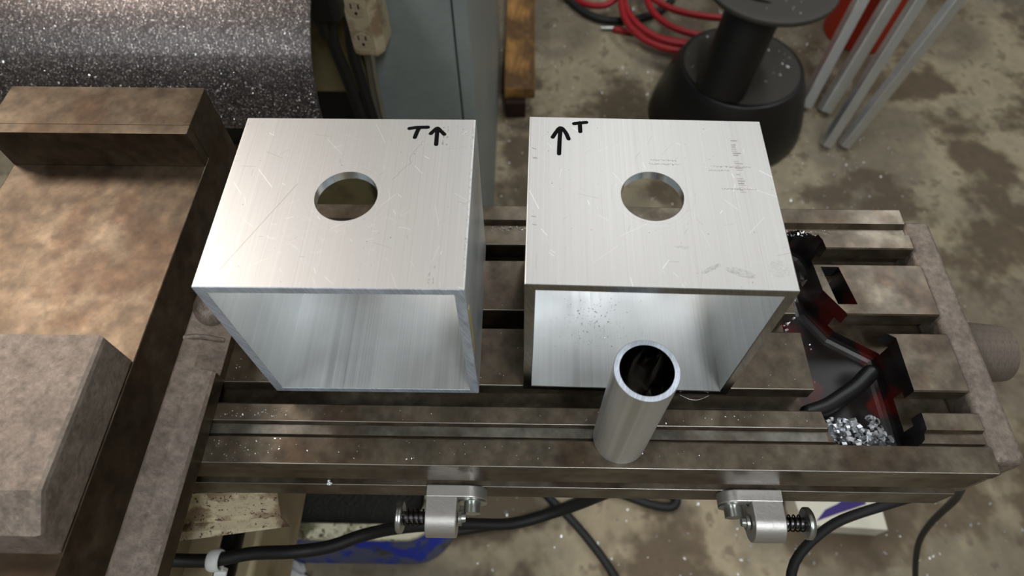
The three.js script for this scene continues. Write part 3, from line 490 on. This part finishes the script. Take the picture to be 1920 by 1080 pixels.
single('floor_cord', cable([[-0.13, 0.01, -0.255], [-0.07, 0.01, -0.265], [-0.0181, 0.01, -0.2731], [0.0701, 0.018, -0.2984], [0.149, 0.012, -0.33], [0.22, 0.01, -0.345], [0.3, 0.01, -0.338], [0.325, 0.01, -0.325], [0.315, 0.01, -0.311], [0.28, 0.01, -0.312], [0.227, 0.01, -0.328], [0.15, 0.01, -0.36], [0.05, 0.01, -0.45]], 0.009, 160), M.cordGrey, 'dark cord ending in a narrow loop on the floor under the table', 'cord');
single('hanging_cable', cable([[0.19, 0.01, 0.4], [0.215, YT - 0.5, 0.15], [0.238, YT - 0.22, -0.02], [0.2495, YT - 0.2, -0.083], [0.2535, YT - 0.2, -0.094], [0.2635, YT - 0.2, -0.1065], [0.283, YT - 0.2, -0.1218], [0.306, YT - 0.2, -0.135], [0.36, YT - 0.2, -0.152], [0.44, YT - 0.23, -0.175], [0.56, YT - 0.4, -0.21], [0.66, 0.25, -0.2], [0.75, 0.006, -0.1]], 0.0047, 200), M.cordGrey, 'dark cable curving down beside the table stop button', 'cable');
{
  const t = thing('paper_carton', 'flat cream carton with a purple stripe on the floor', 'carton', 0, 0, 0);
  part('carton_body', upright([[0.5501, -0.3112], [0.5535, -0.2879], [0.578, -0.2684], [0.72, -0.262], [0.72, -0.45], [0.5501, -0.45]], 0.001, 0.06, 0.002), M.paper, t);
  part('stripe', upright([[0.5825, -0.2755], [0.598, -0.281], [0.6255, -0.29], [0.69, -0.31], [0.69, -0.34], [0.6302, -0.3085], [0.606, -0.2985]], 0.0601, 0.0605), M.purple, t, 'purple printed stripe');
}
single('steel_plate', box(0.46, 0.546, 0.0005, 0.012, -0.38, -0.317, 0.002), M.greyPlate, 'small dark steel plate on the floor beside the carton', 'plate');
single('crumpled_wrap', (() => { const g = new THREE.IcosahedronGeometry(0.03, 3), p = g.attributes.position, q = V(); for (let i = 0; i < p.count; i++) { q.fromBufferAttribute(p, i); const k = 1 + 0.35 * Math.sin(q.x * 190 + q.y * 130) * Math.cos(q.z * 210 - q.x * 90); p.setXYZ(i, q.x * k * 1.2, q.y * k * 0.6, q.z * k); } g.computeVertexNormals(); g.translate(-0.452, 0.021, -0.158); return g; })(), M.white, 'crumpled pale wrapper on the floor before the blue base', 'wrapper');
single('drain_hose', cable([[0.2205, YT - 0.0222, -0.1775], [0.236, YT - 0.0225, -0.183], [0.25, YT - 0.0225, -0.191], [0.264, YT - 0.0225, -0.2], [0.278, YT - 0.0225, -0.212]], 0.0065, 40, 20), M.blackSatin, 'short black hose end lying in the table end trough', 'hose');

// ------------------------------------------------------------------ loose metal chips
function curl() { const pos = [], n = 5; for (let i = 0; i < n; i++) { const f = (k) => { const a = k / n * 3.4; return [Math.sin(a) * 0.5, 0.3 - Math.cos(a) * 0.3, 0]; }; const [x0, y0] = f(i), [x1, y1] = f(i + 1), w = 0.22; const q = [[x0, y0, -w], [x1, y1, -w + 0.05], [x1, y1, w + 0.05], [x0, y0, w]]; for (const k of [0, 1, 2, 0, 2, 3]) pos.push(...q[k]); for (const k of [2, 1, 0, 3, 2, 0]) pos.push(q[k][0], q[k][1] + 0.06, q[k][2]); } const g = new THREE.BufferGeometry(); g.setAttribute('position', new THREE.Float32BufferAttribute(pos, 3)); g.computeVertexNormals(); return g; }
const curlGeo = curl(), flakeGeo = new THREE.BoxGeometry(1, 0.25, 0.6);
function scatter(name, label, n, seed, place, geo = flakeGeo) {
  const rnd = mulberry(seed), im = new THREE.InstancedMesh(geo, M.chip, n), o = new THREE.Object3D();
  for (let k = 0; k < n; k++) { const [x, y, z, s, flat] = place(rnd, k); o.position.set(x, y, z); o.rotation.set((rnd() - 0.5) * (flat ? 1 : 6), rnd() * 6.3, (rnd() - 0.5) * (flat ? 1 : 6)); o.scale.setScalar(s); o.updateMatrix(); im.setMatrixAt(k, o.matrix); }
  im.name = numbered(name); shade(im); scene.add(im); return tag(im, label, 'metal chips', null, 'stuff');
}
scatter('floor_chips', 'bright metal chips scattered over the concrete floor', 1300, 101, (r) => [-0.1 + r() * 1.2, 0.002, -2.1 + r() * 2.2, 0.0025 + r() * r() * 0.005, true]);
const flats = [[-0.33, -0.32], [-0.298, -0.255], [-0.233, -0.19], [-0.168, -0.16], [-0.145, -0.129]];
scatter('pedestal_chips', 'bright chips lying on the black pedestal foot and disc', 60, 107, (r) => { const a = r() * 6.283, q = Math.sqrt(r()) * 0.15; return r() < 0.6 ? [0.6 + Math.cos(a) * q, 0.203, -1.45 + Math.sin(a) * q, 0.003 + r() * r() * 0.005, true] : [0.6 + Math.cos(a) * q, 0.461, -1.45 + Math.sin(a) * q, 0.0025 + r() * r() * 0.004, true]; });
scatter('table_chips', 'tiny bright chips sprinkled on the table top', 330, 102, (r) => { const f = flats[Math.floor(r() * 5)], left = r() < 0.45; return [left ? -0.222 + r() * 0.05 : -0.22 + r() * 0.43, YT + 0.0003, f[0] + r() * (f[1] - f[0]), 0.0004 + r() * r() * 0.0012, true]; });
scatter('gutter_chips', 'silver chips lying in the gutter along the table back', 420, 103, (r) => [-0.03 + r() * 0.3, YT - 0.0045, -0.3395 + r() * 0.007, 0.0006 + r() * r() * 0.0018, false]);
scatter('tube_chips', 'fine chips dusting the inside of the square tube behind the round one', 260, 104, (r) => { const g = () => (r() + r() + r() - 1.5) / 1.5; const x = 0.055 + g() * 0.05, z = -0.235 + g() * 0.045; return [Math.max(0.01, x), YT + 0.0068, z, 0.0003 + r() * r() * 0.001, true]; });
scatter('trough_chips', 'heap of curled metal chips in the table end trough', 170, 105, (r) => { const a = r(); return [0.232 + r() * 0.045, YT - 0.033 + r() * 0.012, -0.174 + r() * 0.022, 0.003 + r() * 0.005, false]; }, curlGeo);
scatter('pocket_chips', 'larger loose chips lying on the trough floor', 26, 106, (r) => [0.222 + r() * 0.022, YT - 0.039, -0.33 + r() * 0.15, 0.0015 + r() * 0.004, true], curlGeo);

scene.traverse((o) => { if (o.isMesh) { o.castShadow = true; o.receiveShadow = true; } });
renderer.render(scene, camera);
